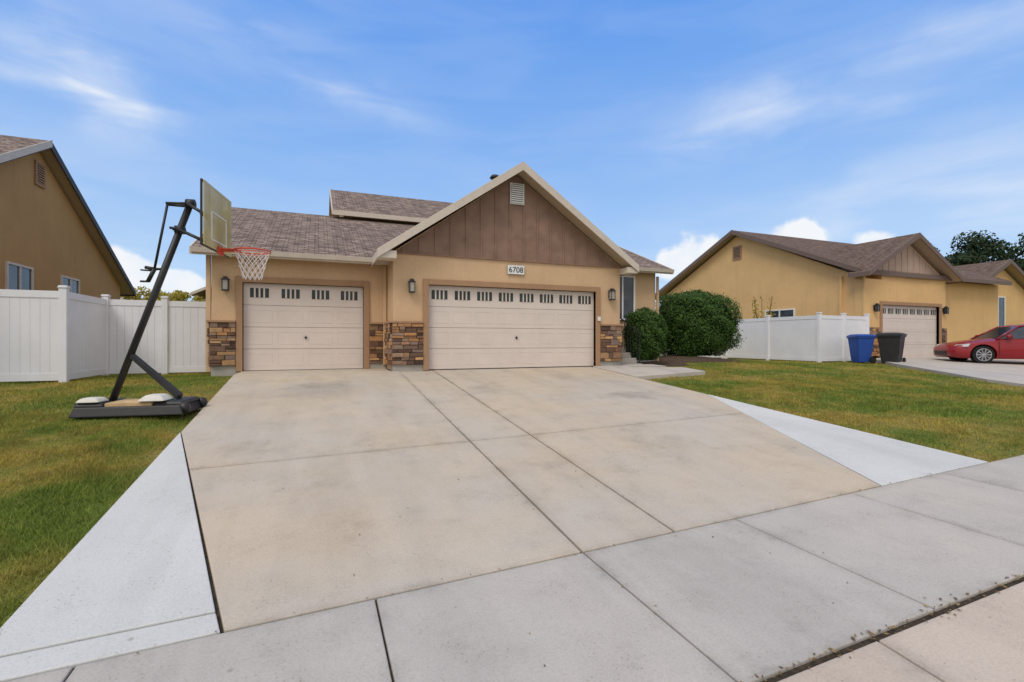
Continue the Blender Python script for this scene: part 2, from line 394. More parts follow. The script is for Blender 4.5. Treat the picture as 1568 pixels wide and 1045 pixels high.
# ---------------------------------------------------------------- roofs
def roof_side(b,a,bb,c,d,th=.14):
    a,bb,c,d=map(Vector,(a,bb,c,d))
    u=(bb-a).normalized();s=(d-a);s=(s-u*s.dot(u)).normalized()
    uv=[((p-a).dot(u),(p-a).dot(s)) for p in(a,bb,c,d)]
    b.poly([a,bb,c,d],0,uv)
    dn=Vector((0,0,-th));lo=[p+dn for p in(a,bb,c,d)]
    b.poly(lo[::-1],1)
    t=[a,bb,c,d]
    for i in range(4):
        j=(i+1)%4;b.poly([t[i],lo[i],lo[j],t[j]],1)
def gable(name,parent,axis,r0,r1,c,ha,hb,zr,pitch,sh,fa,so,fd=.19,gutter=None):
    b=B();f=B()
    P=(lambda r,q,z:(r,q,z)) if axis=='X' else (lambda r,q,z:(q,r,z))
    for sgn,h in((-1,ha),(1,hb)):
        if h<=0: continue
        ze=zr-pitch*h
        roof_side(b,P(r0,c+sgn*h,ze),P(r1,c+sgn*h,ze),P(r1,c,zr),P(r0,c,zr))
        vec=(.035,0,0) if axis=='X' else (0,.035,0)
        for r in(r0-.036,r1+.001):
            f.prism([P(r,c+sgn*(h+.03),ze+.005),P(r,c,zr+.015),P(r,c,zr-fd*1.05),P(r,c+sgn*(h+.03),ze-fd)],vec)
        q0=c+sgn*h;q1=c+sgn*(h+.03)
        if axis=='X': f.box(r0,r1,min(q0,q1),max(q0,q1),ze-fd,ze-.012)
        else: f.box(min(q0,q1),max(q0,q1),r0,r1,ze-fd,ze-.012)
        if gutter and sgn in gutter:
            q0=c+sgn*(h+.031);q1=c+sgn*(h+.13)
            pr=[P(r0,q0,ze-.13),P(r0,q0,ze-.02),P(r0,q1,ze-.02),P(r0,q1-sgn*.03,ze-.13)]
            f.prism(pr,(r1-r0,0,0) if axis=='X' else (0,r1-r0,0))
    b.build(name+"_shingles",[sh,so],parent);f.build(name+"_fascia",[fa],parent,.004)
# ---------------------------------------------------------------- main house
H=empty("suburban_house")
w=B()
YF=11.95
w.box(1.70,2.56,YF,12.3,.14,2.86);w.box(7.38,8.20,YF,12.3,.14,2.86);w.box(2.56,7.38,YF,12.3,2.13,2.86)
w.prism([(1.70,YF,2.86),(8.20,YF,2.86),(8.2,YF,2.90),(4.93,YF,5.17),(1.70,YF,2.90)],(0,.35,0))
w.box(1.70,8.20,12.31,17.0,.0,2.86);w.prism([(1.70,12.31,2.86),(8.20,12.31,2.86),(4.93,12.31,5.1)],(0,7,0))
w.box(-2.30,-1.66,13.10,13.4,.14,2.82);w.box(1.11,1.70,13.10,13.4,.14,2.82);w.box(-1.66,1.11,13.10,13.4,2.13,2.82)
w.prism([(-2.30,13.41,0),(-2.30,13.41,2.86),(-2.30,17.9,4.85),(-2.30,22.7,2.86),(-2.30,22.7,0)],(5,0,0))
w.prism([(2.75,14.0,0),(2.75,14.0,3.2),(2.75,17.9,4.85),(2.75,22.7,2.86),(2.75,22.7,0)],(8.35,0,0))
w.prism([(.85,17.92,4.0),(.85,17.92,5.22),(.85,20.7,6.55),(.85,23.5,5.22),(.85,23.5,4.0)],(8.3,0,0))
w.build("walls",[M['stucco']],H)
fo=B()
for q in((1.69,2.56,YF-.012,12.3),(7.38,8.21,YF-.012,12.3),(-2.31,-1.66,13.088,13.4),(1.11,1.70,13.088,13.4)): fo.box(*q,-.3,.139)
fo.box(2.56,7.38,12.12,12.3,-.3,-.004);fo.box(2.75,11.11,13.99,14.3,-.3,.139)
fo.build("foundation",[M['found']],H,.005)
t=B();pw=.14
def surround(x0,x1,y,zt):
    t.box(x0-pw,x0,y-.045,y+.1,.002,zt+pw);t.box(x1,x1+pw,y-.045,y+.1,.002,zt+pw);t.box(x0,x1,y-.045,y+.1,zt,zt+pw)
surround(2.56,7.38,YF,2.13);surround(-1.66,1.11,13.1,2.13)
t.build("door_surrounds",[M['stucco_dk']],H,.006)
s=B()
s.prism([(1.76,YF-.02,2.886),(8.14,YF-.02,2.886),(8.10,YF-.02,2.93),(4.93,YF-.02,5.15),(1.80,YF-.02,2.93)],(0,.018,0))
x=4.93-.4*8+.2
while x<8.1:
    zt=5.15-.69*abs(x-4.93)-.06
    if zt>2.95: s.box(x-.022,x+.022,YF-.042,YF-.0205,2.887,zt)
    x+=.4
s.box(1.75,8.15,YF-.045,YF-.002,2.850,2.884)
s.build("board_and_batten_siding",[M['siding']],H,.002)
v=B();v.box(4.73,5.13,YF-.07,YF-.043,4.36,4.92,0)
for i in range(9): 
    z=4.40+i*.055;v.prism([(4.76,YF-.075,z),(4.76,YF-.10,z-.012),(4.76,YF-.10,z+.0),(4.76,YF-.075,z+.035)],(.34,0,0),0)
v.box(4.76,5.10,YF-.074,YF-.0705,4.39,4.89,1)
v.build("gable_vent",[M['white'],M['blackpl']],H)
gable("garage_roof",H,'Y',11.50,19.4,4.93,3.62,3.57,5.35,.69,M['shingle'],M['fascia'],M['soffit'],.20)
gable("main_roof_left",H,'X',-2.62,4.93,17.9,5.2,5.2,5.06,.427,M['shingle'],M['fascia'],M['soffit'],.17,gutter=(-1,))
gable("main_roof_right",H,'X',4.95,11.5,17.9,4.3,5.2,5.06,.427,M['shingle'],M['fascia'],M['soffit'],.17,gutter=(-1,))
gable("upper_roof",H,'X',.48,9.5,20.7,3.25,3.25,6.80,.5,M['shingle'],M['fascia'],M['soffit'],.17)
p=B()
p.tube((4.52,12.5,4.9),(4.52,12.5,5.20),.10,.10,12);p.tube((4.52,12.5,5.20),(4.52,12.5,5.27),.15,.10,12)
p.build("roof_vent",[M['blackpl']],H)
e=B();e.box(1.30,1.72,11.51,11.94,2.66,2.84);e.box(8.18,8.52,11.51,11.94,2.66,2.83)
e.build("eave_returns",[M['fascia']],H,.01)
def gdoor(name,x0,x1,y,n):
    d=B();W=x1-x0;sh=2.13/4
    for r in range(4):
        z0=.004+r*sh;z1=z0+sh-.008
        d.box(x0,x1,y,y+.05,z0,z1,0)
        if r<3:
            k=n
            for c in range(k):
                a=x0+W*c/k+.06;bb=x0+W*(c+1)/k-.06
                for q in((a,bb,z0+.11,z0+.121),(a,bb,z1-.121,z1-.11),(a,a+.011,z0+.1211,z1-.1211),(bb-.011,bb,z0+.1211,z1-.1211)):
                    d.box(q[0],q[1],y-.004,y-.0005,q[2],q[3],0)
        else:
            for c in range(n):
                a=x0+W*(c+.5)/n;hw=.205
                d.box(a-hw,a+hw,y-.006,y-.001,z0+.18,z0+.41,1)
                for m in(-.5,0,.5):
                    d.box(a+m*hw-.019,a+m*hw+.019,y-.016,y-.0065,z0+.178,z0+.412,0)
    a=(x0+x1)/2
    d.box(a-.03,a+.03,y-.03,y-.001,.80,.83,2);d.box(a-.006,a+.006,y-.035,y-.001,.77,.86,2)
    d.box(x0,x1,y-.01,y+.04,-.001,.012,2)
    d.build(name,[M['door'],M['pane'],M['blackpl']],H,.002)
gdoor("double_garage_door",2.565,7.375,12.05,8);gdoor("single_garage_door",-1.655,1.105,13.2,4)
def stones(b,org,du,W,z0,z1,nrm):
    org=Vector(org);du=Vector(du);nrm=Vector(nrm)
    z=z0
    while z<z1-.01:
        h=min(random.choice((.06,.08,.11,.14,.18)),z1-z)
        if z1-z-h<.05:h=z1-z
        x=0
        while x<W-.005:
            l=random.uniform(.12,.36)
            if W-x-l<.09:l=W-x
            # now and then split a tall stone into two thin ones
            parts=[(z,h)] if h<.13 or random.random()<.55 else [(z,h*.45),(z+h*.45,h*.55)]
            for zz0,hh in parts:
                d=random.uniform(.015,.06)
                p0=org+du*(x+.005);p1=org+du*(x+l-.005)
                n=len(b.v)
                j=lambda:random.uniform(-.007,.007)
                for dd in(0,d):
                    for p,zz in((p0,zz0+.004),(p1,zz0+.004),(p1,zz0+hh-.004),(p0,zz0+hh-.004)):
                        q=p+nrm*(dd+(j() if dd else 0))
                        b.v.append((q.x,q.y,zz+(j()*.6 if dd else 0)))
                for q in((4,5,6,7),(0,1,5,4),(1,2,6,5),(2,3,7,6),(3,0,4,7)):
                    b.f.append([n+i for i in q]);b.m.append(0)
            x+=l
        z+=h
st=B();mo=B();cap=B()
def stonewall(x0,x1,y,left=0,right=0,dep=.5):
    stones(st,(x0-(.03 if left else 0),y-.03,0),(1,0,0),x1-x0+(.03 if left else 0)+(.03 if right else 0),.14,1.16,(0,-1,0))
    mo.box(x0-(.028 if left else 0),x1+(.028 if right else 0),y-.0302,y-.001,.14,1.16)
    cap.box(x0-(.09 if left else 0),x1+(.09 if right else 0),y-.10,y-.001,1.161,1.215)
    if left:
        stones(st,(x0-.03,y+dep,0),(0,-1,0),dep+.03,.14,1.16,(-1,0,0));mo.box(x0-.0302,x0-.001,y+.001,y+dep,.14,1.16);cap.box(x0-.09,x0-.001,y-.0005,y+dep,1.161,1.215)
    if right:
        stones(st,(x1+.03,y-.03,0),(0,1,0),dep,.14,1.16,(1,0,0));cap.box(x1+.001,x1+.09,y-.0005,y+dep,1.161,1.215)
stonewall(1.70,2.56-pw-.002,YF,1,0,1.14);stonewall(7.38+pw+.002,8.20,YF,0,1,1.0)
stonewall(-2.30,-1.66-pw-.002,13.1,1,0,.6);stonewall(1.11+pw+.002,1.60,13.1,0,0)
st.build("ledge_stone",[M['stone']],H,.012);mo.build("mortar_backing",[M['mortar']],H);cap.build("stone_cap",[M['stucco_dk']],H,.008)
def lantern(b,x,y,z):
    b.box(x-.05,x+.05,y-.02,y,z-.08,z+.10,0)
    b.prism([(x-.07,y-.19,z-.16),(x+.07,y-.19,z-.16),(x+.07,y-.05,z-.16),(x-.07,y-.05,z-.16)],(0,0,.03),0)
    b.box(x-.055,x+.055,y-.175,y-.065,z-.13,z+.10,1)
    for dx in(-.06,.06):
        for dy in(-.18,-.06): b.box(x+dx-.008,x+dx+.008,y+dy-.008,y+dy+.008,z-.13,z+.10,0)
    b.box(x-.085,x+.085,y-.205,y-.035,z+.10,z+.12,0);b.box(x-.05,x+.05,y-.17,y-.07,z+.121,z+.17,0)
    b.tube((x,y-.02,z+.05),(x,y-.1,z+.19),.012,.012,6,0)
lb=B();lantern(lb,2.13,YF,2.06);lantern(lb,7.86,YF,2.06);lantern(lb,-2.0,13.1,2.06)
lb.build("wall_lanterns",[M['black'],M['found']],H,.003)
a=B();a.box(4.66,5.14,YF-.05,YF-.032,2.50,2.74,0);a.box(4.655,5.145,YF-.045,YF-.033,2.495,2.745,1)
a.build("address_plaque",[M['white'],M['blackpl']],H,.004)
cu=bpy.data.curves.new("address_digits",'FONT');cu.body="6708";cu.size=.21;cu.align_x='CENTER';cu.extrude=.003
to=bpy.data.objects.new("address_digits",cu);COL.objects.link(to);to.location=(4.90,YF-.054,2.55);to.rotation_euler=(math.pi/2,0,0);to.parent=H;cu.materials.append(M['blackpl'])
def window(b,x0,x1,y,z0,z1,mull=1,g=1):
    b.box(x0-.06,x1+.06,y-.05,y-.001,z0-.06,z0,0);b.box(x0-.06,x1+.06,y-.05,y-.001,z1,z1+.06,0)
    b.box(x0-.06,x0,y-.05,y-.001,z0,z1,0);b.box(x1,x1+.06,y-.05,y-.001,z0,z1,0)
    b.box(x0,x1,y-.02,y-.002,z0,z1,g)
    for i in range(mull):
        x=x0+(x1-x0)*(i+1)/(mull+1);b.box(x-.025,x+.025,y-.045,y-.0205,z0,z1,0)
wb=B();window(wb,9.25,10.15,14.0,1.5,2.92);wb.box(9.3,9.6,13.972,13.979,1.55,2.9,2)
wb.build("front_window",[M['white'],M['glass'],M['curtain']],H)
d=B();d.box(1.60,1.68,13.0,13.07,.1,2.7);d.box(11.12,11.2,13.92,13.99,0,3.0);d.box(-2.42,-2.32,13.12,13.2,0,2.75)
d.build("downspouts",[M['stucco']],H,.01)
s=B()
for i in range(5): s.box(8.30,9.25,12.25+i*.3,13.99,-.15 if i==0 else .03+(i-1)*.165,.03+i*.165)
s.build("entry_steps",[M['found']],H,.01)
r=B()
for x in(8.36,9.2):
    for i in range(9):
        t_=i/8;y=12.35+1.25*t_;z=.05+.64*t_;r.tube((x,y,z),(x,y,z+.9),.010 if i%4 else .018,None,6)
    r.tube((x,12.25,.92),(x,13.65,1.62),.022,None,8)
r.build("stair_railing",[M['black']],H)
mb=B();mb.box(7.42,7.50,YF-.09,YF-.046,1.30,1.42);mb.build("door_keypad",[M['white']],H,.004)
# ---------------------------------------------------------------- left neighbour
HL=empty("neighbor_house")
w=B();w.prism([(-19,11.3,-.3),(-19,11.3,2.9),(-19,17.5,6.15),(-19,23.7,2.9),(-19,23.7,-.3)],(11.7,0,0));w.build("walls",[M['stucco_l']],HL)
gable("roof",HL,'X',-19.4,-7.0,17.5,6.8,6.8,6.37,.53,M['shingle'],M['fascia_bk'],M['soffit'],.2)
f=B()
f.prism([(-6.96,10.66,2.58),(-6.96,17.5,6.20),(-6.96,17.5,6.40),(-6.96,10.66,2.78)],(.02,0,0))
f.build("rake_trim",[M['fascia']],HL)
def sidewin(b,x,y0,y1,z0,z1,sgn=1,louv=False):
    X=lambda d0,d1:(min(x+sgn*d0,x+sgn*d1),max(x+sgn*d0,x+sgn*d1))
    a0,a1=X(.001,.05)
    b.box(a0,a1,y0-.06,y0,z0-.06,z1+.06,0);b.box(a0,a1,y1,y1+.06,z0-.06,z1+.06,0)
    b.box(a0,a1,y0,y1,z0-.06,z0,0);b.box(a0,a1,y0,y1,z1,z1+.06,0)
    c0,c1=X(.001,.015);b.box(c0,c1,y0,y1,z0,z1,1)
    ym=(y0+y1)/2
    if louv:
        for i in range(8):
            z=z0+(z1-z0)*(i+.3)/8;c0,c1=X(.016,.04);b.box(c0,c1,y0,y1,z,z+.03,0)
    else:
        c0,c1=X(.016,.045);b.box(c0,c1,ym-.03,ym+.03,z0,z1,0)
v=B();sidewin(v,-7.3,16.1,17.2,1.3,2.68);sidewin(v,-7.3,18.9,20.0,1.3,2.68)
v.build("side_windows",[M['fascia'],M['glass']],HL)
v=B();sidewin(v,-7.3,17.45,17.85,5.15,5.7,1,True);v.build("gable_vent",[M['stucco_dk'],M['blackpl']],HL)
# ---------------------------------------------------------------- right neighbour
HR=empty("neighbor_house")
w=B();w.prism([(20.85,13.4,-.3),(20.85,13.4,3.5),(20.85,19.5,6.38),(20.85,25.6,3.5),(20.85,25.6,-.3)],(10.8,0,0))
YR=13.0
w.box(20.8,21.9,YR,13.39,.1,3.3);w.box(25.9,26.4,YR,13.39,.1,3.5);w.box(21.9,25.9,YR,13.39,2.25,3.5)
w.prism([(20.85,YR,3.5),(26.35,YR,3.5),(23.6,YR,5.0)],(0,5,0));w.box(26.41,31,15.5,18,-.2,3.7)
w.box(30.8,35.8,14,20,-.2,3.4);w.prism([(30.8,14,3.4),(35.8,14,3.4),(33.3,14,4.65)],(0,5,0));w.box(35.81,46,15.5,20,-.2,3.5)
w.build("walls",[M['stucco_r']],HR)
gable("main_roof",HR,'X',20.45,31.6,19.5,6.6,6.6,6.62,.45,M['shingle_r'],M['fascia_dk'],M['soffit'],.2)
gable("garage_roof",HR,'Y',12.55,13.35,23.6,3.2,3.2,5.3,.55,M['shingle_r'],M['fascia_dk'],M['soffit'],.2)
gable("garage_roof_back",HR,'Y',13.42,18.5,23.6,2.66,3.2,5.3,.55,M['shingle_r'],M['fascia_dk'],M['soffit'],.12)
gable("wing_roof",HR,'X',31.0,46,18.0,3.2,4,5.25,.5,M['shingle_r'],M['fascia_dk'],M['soffit'],.2)
gable("entry_roof",HR,'Y',13.6,18,33.3,2.9,2.9,4.95,.5,M['shingle_r'],M['fascia_dk'],M['soffit'],.2)
s=B();s.prism([(21.1,YR-.02,3.55),(26.1,YR-.02,3.55),(23.6,YR-.02,4.95)],(0,.018,0));
for i in range(-5,6):
    x=23.6+i*.42;zt=4.93-.55*abs(i*.42)
    if zt>3.7:s.box(x-.02,x+.02,YR-.04,YR-.0205,3.56,zt)
s.build("gable_siding",[M['siding_pink']],HR)
t=B();y=YR
for q in((21.76,21.9,.002,2.39),(25.9,26.04,.002,2.39),(21.9,25.9,2.25,2.39)): t.box(q[0],q[1],y-.04,y+.1,q[2],q[3])
t.build("door_surround",[M['stucco_dk']],HR)
d=B()
for r_ in range(4):
    z0=.004+r_*.5625;z1=z0+.5545;d.box(21.9,25.9,13.1,13.15,z0,z1,0)
    if r_<3:
        for c in range(4):
            a0=21.9+c+.08;d.box(a0,a0+.84,13.094,13.0995,z0+.1,z0+.115,0);d.box(a0,a0+.84,13.094,13.0995,z1-.115,z1-.1,0)
    else:
        for c in range(8):
            a0=21.9+c*.5+.25;d.box(a0-.17,a0+.17,13.09,13.0995,z0+.2,z0+.42,1)
            for k_ in(-.06,.06):d.box(a0+k_-.012,a0+k_+.012,13.08,13.0895,z0+.2,z0+.42,0)
d.build("garage_door",[M['door'],M['pane']],HR)
st=B();stones(st,(26.06,YR-.02,0),(1,0,0),.36,.1,1.3,(0,-1,0));stones(st,(21.0,YR-.02,0),(1,0,0),.74,.1,1.3,(0,-1,0));stones(st,(30.85,13.98,0),(1,0,0),4.9,.1,1.1,(0,-1,0))
st.build("ledge_stone",[M['stone']],HR,.006)
l=B();lantern(l,21.4,YR,2.1);lantern(l,26.2,YR,2.1);l.build("wall_lanterns",[M['black'],M['glass']],HR)
v=B();sidewin(v,20.85,16.2,17.7,1.45,2.2,-1);v.build("side_window",[M['white'],M['glass']],HR)
v=B();sidewin(v,20.85,19.3,19.75,5.15,5.75,-1,True);v.build("gable_vent",[M['stucco_dk'],M['blackpl']],HR)
v=B();window(v,32.4,33.6,14.0,1.3,3.0);window(v,37.5,38.8,15.5,1.3,3.0);v.box(28,29,15.44,15.499,0,2.3,1);v.build("front_windows",[M['white'],M['glass']],HR)
d=B();d.box(20.74,20.84,13.9,14.0,0,3.5);d.box(20.74,20.79,12.96,13.04,0,3.4);d.build("downspouts",[M['stucco_r']],HR)
FB=empty("distant_house");w=B();w.box(-8.0,-6.0,40,46,-.2,3.7,0);w.build("walls",[M['found']],FB)
gable("roof",FB,'Y',39.6,46.4,-7.0,1.2,1.2,4.7,.5,M['shingle_r'],M['fascia'],M['soffit'])
# ---------------------------------------------------------------- fences
def fence(name,pts,h=1.83):
    o=empty(name);b=B()
    for i,(x,y) in enumerate(pts):
        z=float(lawn(x,y))
        b.box(x-.065,x+.065,y-.065,y+.065,z-.3,z+h+.06);b.box(x-.08,x+.08,y-.08,y+.08,z+h+.061,z+h+.085)
        b.prism([(x-.07,y-.07,z+h+.0855),(x+.07,y-.07,z+h+.0855),(x+.07,y+.07,z+h+.0855),(x-.07,y+.07,z+h+.0855)],(0,0,.025))
    b.build("posts",[M['vinyl']],o,.008)
    b=B()
    for (x0,y0),(x1,y1) in zip(pts,pts[1:]):
        z0=float(lawn(x0,y0));z1=float(lawn(x1,y1))
        d=Vector((x1-x0,y1-y0,z1-z0));Ln=Vector((d.x,d.y)).length;u=d/Ln;nn=Vector((-u.y,u.x,0)).normalized()
        A=Vector((x0,y0,z0))
        def bar(s0,s1,a,c,th):
            p=[A+u*s0+Vector((0,0,a))-nn*th,A+u*s1+Vector((0,0,a))-nn*th,A+u*s1+Vector((0,0,c))-nn*th,A+u*s0+Vector((0,0,c))-nn*th]
            b.prism(p,nn*2*th)
        bar(.066,Ln-.066,h-.14,h,.024);bar(.066,Ln-.066,.05,.19,.024)
        n=max(1,round((Ln-.13)/.15));w_=(Ln-.13)/n
        for k in range(n): bar(.066+k*w_+.0015,.066+(k+1)*w_-.0015,.191,h-.141,.011)
    b.build("panels",[M['vinyl']],o,.0015)
fence("vinyl_fence",[(-11.9,12.3),(-9.5,12.3),(-7.1,12.3),(-4.70,12.3),(-4.68,14.3),(-3.5,14.3),(-2.42,14.3)])
fence("vinyl_fence",[(20.70,12.85),(19.3,12.85),(17.9,12.85),(18.0,15.2),(18.1,17.6),(18.2,20.0),(18.2,22.4)])
fence("vinyl_fence",[(11.3,17.6),(13.6,17.6),(15.9,17.6),(18.0,17.75)])
# ---------------------------------------------------------------- shrubs & trees
def leafcards(P,Nrm,size,jit=.7):
    k=len(P);n=Nrm+rng.normal(0,jit,(k,3));n/=np.linalg.norm(n,axis=1)[:,None]
    r=rng.normal(0,1,(k,3));a=np.cross(n,r);a/=np.linalg.norm(a,axis=1)[:,None];b=np.cross(n,a)
    s=size*rng.uniform(.6,1.3,k)[:,None]
    v=np.stack([P-a*s,P-b*s*.5,P+a*s,P+b*s*.5],1);return v.reshape(-1,3)
def shrub(name,c,rx,ry,rz,n,size,e=2.6):
    o=empty(name)
    d=rng.normal(0,1,(n,3));d/=np.linalg.norm(d,axis=1)[:,None]
    R=(np.abs(d)**e).sum(1)**(-1/e)
    bl=1+.05*np.sin(d[:,0]*7+1)*np.sin(d[:,1]*6+2)+.06*np.sin(d[:,2]*9+d[:,0]*8)+.035*np.sin(d[:,1]*19+d[:,2]*15)
    depth=1-np.abs(rng.normal(0,.08,n))+.08*(rng.random(n)<.07)
    P=d*(R*bl*depth)[:,None]*np.array([rx,ry,rz])+np.array(c)
    P=P[P[:,2]>c[2]-rz*.97]
    nn=(P-np.array(c))/np.array([rx,ry,rz])**2;nn/=np.linalg.norm(nn,axis=1)[:,None]
    trimesh("foliage",leafcards(P,nn,size),M['leafdk'],o,4)
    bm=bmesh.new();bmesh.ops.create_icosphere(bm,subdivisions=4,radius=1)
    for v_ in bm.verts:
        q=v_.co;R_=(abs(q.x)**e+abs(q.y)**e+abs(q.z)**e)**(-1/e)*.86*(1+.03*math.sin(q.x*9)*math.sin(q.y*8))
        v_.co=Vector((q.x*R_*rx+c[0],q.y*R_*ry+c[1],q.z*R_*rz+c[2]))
    me=bpy.data.meshes.new("inner");bm.to_mesh(me);bm.free();link("dark_core",me,o,[M['core']])  # solid dark mass filling the shrub behind the leaf cards
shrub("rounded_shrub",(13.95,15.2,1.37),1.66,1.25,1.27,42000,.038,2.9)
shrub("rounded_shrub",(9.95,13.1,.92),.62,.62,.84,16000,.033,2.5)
def crown_tree(name,x,y,zb,H_,cr,nclump,nleaf,size,mat,squash=.8):
    o=empty(name);b=B();top=zb+H_
    b.tube((x,y,zb),(x+.1,y,zb+H_*.5),H_*.03,H_*.018,10);b.tube((x+.1,y,zb+H_*.5),(x,y,top-cr*.5),H_*.018,.03,8)
    Pn=[];Nn=[]
    cz=top-cr*squash
    for i in range(nclump):
        d=rng.normal(0,1,3);d/=np.linalg.norm(d);q=np.array([x,y,cz])+d*np.array([cr,cr,cr*squash])*rng.uniform(.35,.95)
        b.tube((x,y,zb+H_*rng.uniform(.3,.6)),tuple(q),H_*.008,.02,6)
        r=cr*rng.uniform(.18,.38);dd=rng.normal(0,1,(nleaf,3));dd/=np.linalg.norm(dd,axis=1)[:,None]
        P=q+dd*r*(rng.random((nleaf,1))**.45)*np.array([1.15,1.15,.7]);Pn.append(P);Nn.append(dd)
    trimesh("foliage",leafcards(np.concatenate(Pn),np.concatenate(Nn),size),mat,o,4)
    b.build("trunk",[M['bark']],o)
crown_tree("shade_tree",57,33,-.2,11.6,4.8,34,420,.20,M['leafpine'])
crown_tree("shade_tree",66,30,-.2,12.4,5.0,34,420,.20,M['leafpine'])
crown_tree("shade_tree",74,27,-.2,12.9,5,30,420,.20,M['leafpine'])
for tx,ty,th_ in((-10.6,36,4.3),(-9.4,37,4.6),(-8.4,36,4.4),(-7.3,38,4.2)):
    crown_tree("yellow_tree",tx,ty,-.3,th_,1.5,18,260,.08,M['leafyl'])
o=empty("sapling");b=B();P=[]
for i in range(9):
    a_=random.uniform(0,6.28);e_=Vector((19.3+.45*math.cos(a_),16.6+.45*math.sin(a_),random.uniform(1.9,3.0)));b.tube((19.3,16.6,-.1),e_,.02,.006,5)
    for k_ in range(40):
        t_=random.uniform(.55,1);P.append(Vector((19.3,16.6,-.1)).lerp(e_,t_)+Vector((random.gauss(0,.06),random.gauss(0,.06),random.gauss(0,.06))))
b.build("stems",[M['bark']],o);P=np.array([tuple(q) for q in P]);trimesh("foliage",leafcards(P,rng.normal(0,1,P.shape),.06),M['leafyl'],o,4)
# ---------------------------------------------------------------- basketball hoop
HO=empty("basketball_hoop")
D=Vector((.985,-.15,0)).normalized();S=Vector((-D.y,D.x,0))
base=Vector((-2.50,8.80,0));gz0=float(lawn(base.x,base.y))+.03
def W(a,s,z): 
    q=base+D*a+S*s;return Vector((q.x,q.y,gz0+z))
def obox(b,a0,a1,s0,s1,z0,z1,mat=0,tp=0):
    p=[W(a0,s0,z0),W(a1,s0,z0),W(a1,s1,z0),W(a0,s1,z0)];q=[W(a0+tp,s0+tp,z1),W(a1-tp,s0+tp,z1),W(a1-tp,s1-tp,z1),W(a0+tp,s1-tp,z1)]
    n=len(b.v);b.v+=[tuple(v_) for v_ in p+q]
    for f_ in((0,3,2,1),(4,5,6,7),(0,1,5,4),(1,2,6,5),(2,3,7,6),(3,0,4,7)): b.f.append([n+i for i in f_]);b.m.append(mat)
b=B()
obox(b,-.66,.76,-.42,.42,-.03,.11,0,.05);obox(b,-.64,-.26,-.36,.36,.11,.165,0,.04);obox(b,.34,.74,-.34,.34,.11,.165,0,.04)
b.build("base",[M['blackpl']],HO,.02)
b=B();obox(b,-.25,.33,-.34,-.30,.05,.155);obox(b,-.25,.33,-.299,.20,.12,.158);b.build("plywood",[M['wood']],HO,.003)
b=B();obox(b,-.62,-.30,-.38,-.05,.166,.235,0,.06);obox(b,.14,.52,-.40,.02,.167,.26,0,.09);ob=b.build("sandbags",[M['bag']],HO,.03)
sub=ob.modifiers.new("s",'SUBSURF');sub.levels=2;sub.render_levels=2
b=B()
pb=W(-.34,0,.1);pt=Vector((-1.77,8.52,2.78))
b.tube(pb,pt,.047,.047,14);
ax=(pt-pb).normalized()
bc=Vector((-1.40,8.42,2.50))
b.tube(W(.74,-.36,.06),W(.74,-.29,.06),.08,None,14);b.tube(W(.74,.29,.06),W(.74,.36,.06),.08,None,14)
for sg in(-.09,.09):
    o_=S*sg
    b.tube(pt-ax*.02+o_,bc+Vector((0,0,.05))-D*.05+o_,.022,None,8)
    b.tube(pt-ax*.42+o_,bc+Vector((0,0,-.34))-D*.05+o_,.022,None,8)
    b.tube(pt-ax*.02+o_,pt-D*.30+Vector((0,0,-.02))+o_*.5,.02,None,8)
    b.tube(pt-ax*.42+o_,pt-D*.12-ax*.40+o_*.4,.02,None,8)
hb=pt-D*.30+Vector((0,0,-.02));hl=pt-ax*1.05-D*.13
b.tube(hb,hl,.018,None,8);b.tube(hl,hl-D*.12+Vector((0,0,.02)),.025,None,8);b.tube(hl,hl-ax*.2-D*.02,.03,.03,8)
b.tube(hl,pt-ax*1.05,.02,None,8);b.tube(hl-D*.18+Vector((0,0,-.02)),hl-D*.0+Vector((0,0,-.03)),.012,None,8);b.tube(hl-ax*.2-D*.12,hl-ax*.2,.015,None,6)
b.tube(pt-D*.05,pt+D*.06,.07,None,10);b.tube(pt-ax*.42-D*.06,pt-ax*.42+D*.06,.065,None,10)
b.build("pole_and_arms",[M['black']],HO,0,True)
b=B()
q0=pb+ax*.75
w_=.085
e0=W(.55,-w_,.16);e1=W(.55,w_,.16);t0=q0-S*w_*.5;t1=q0+S*w_*.5;th=Vector((.0,0,.07))+D*.03
n=len(b.v);b.v+=[tuple(v_) for v_ in(e0,e1,t1,t0,e0+th,e1+th,t1+th,t0+th)]
for f_ in((0,3,2,1),(4,5,6,7),(0,1,5,4),(1,2,6,5),(2,3,7,6),(3,0,4,7)): b.f.append([n+i for i in f_]);b.m.append(0)
b.build("support_strut",[M['blackpl']],HO,.01)
def P3(s,z,d=0): q=bc+S*s+D*d;return Vector((q.x,q.y,z))
b=B();zb,zt=2.08,2.98;hw=.56
b.prism([P3(-hw,zb),P3(hw,zb),P3(hw,zt),P3(-hw,zt)],D*.02);b.build("backboard",[M['board']],HO,.004)
b=B()
for s0,z0,s1,z1 in((-hw,zb,hw,zb),(hw,zb,hw,zt),(hw,zt,-hw,zt),(-hw,zt,-hw,zb)): b.tube(P3(s0,z0,-.02),P3(s1,z1,-.02),.017,None,6)
for s0 in(-.25,.25): b.tube(P3(s0,zb,-.025),P3(s0,zt,-.025),.012,None,6)
b.tube(P3(-hw,2.5,-.03),P3(hw,2.5,-.03),.014,None,6)
b.build("board_frame",[M['black']],HO)
b=B()
for s0,z0,s1,z1 in((-.3,2.2,.3,2.2),(.3,2.2,.3,2.6),(.3,2.6,-.3,2.6),(-.3,2.6,-.3,2.2)):
    b.tube(P3(s0,z0,.023),P3(s1,z1,.023),.012,None,4)
b.build("target_square",[M['white']],HO)
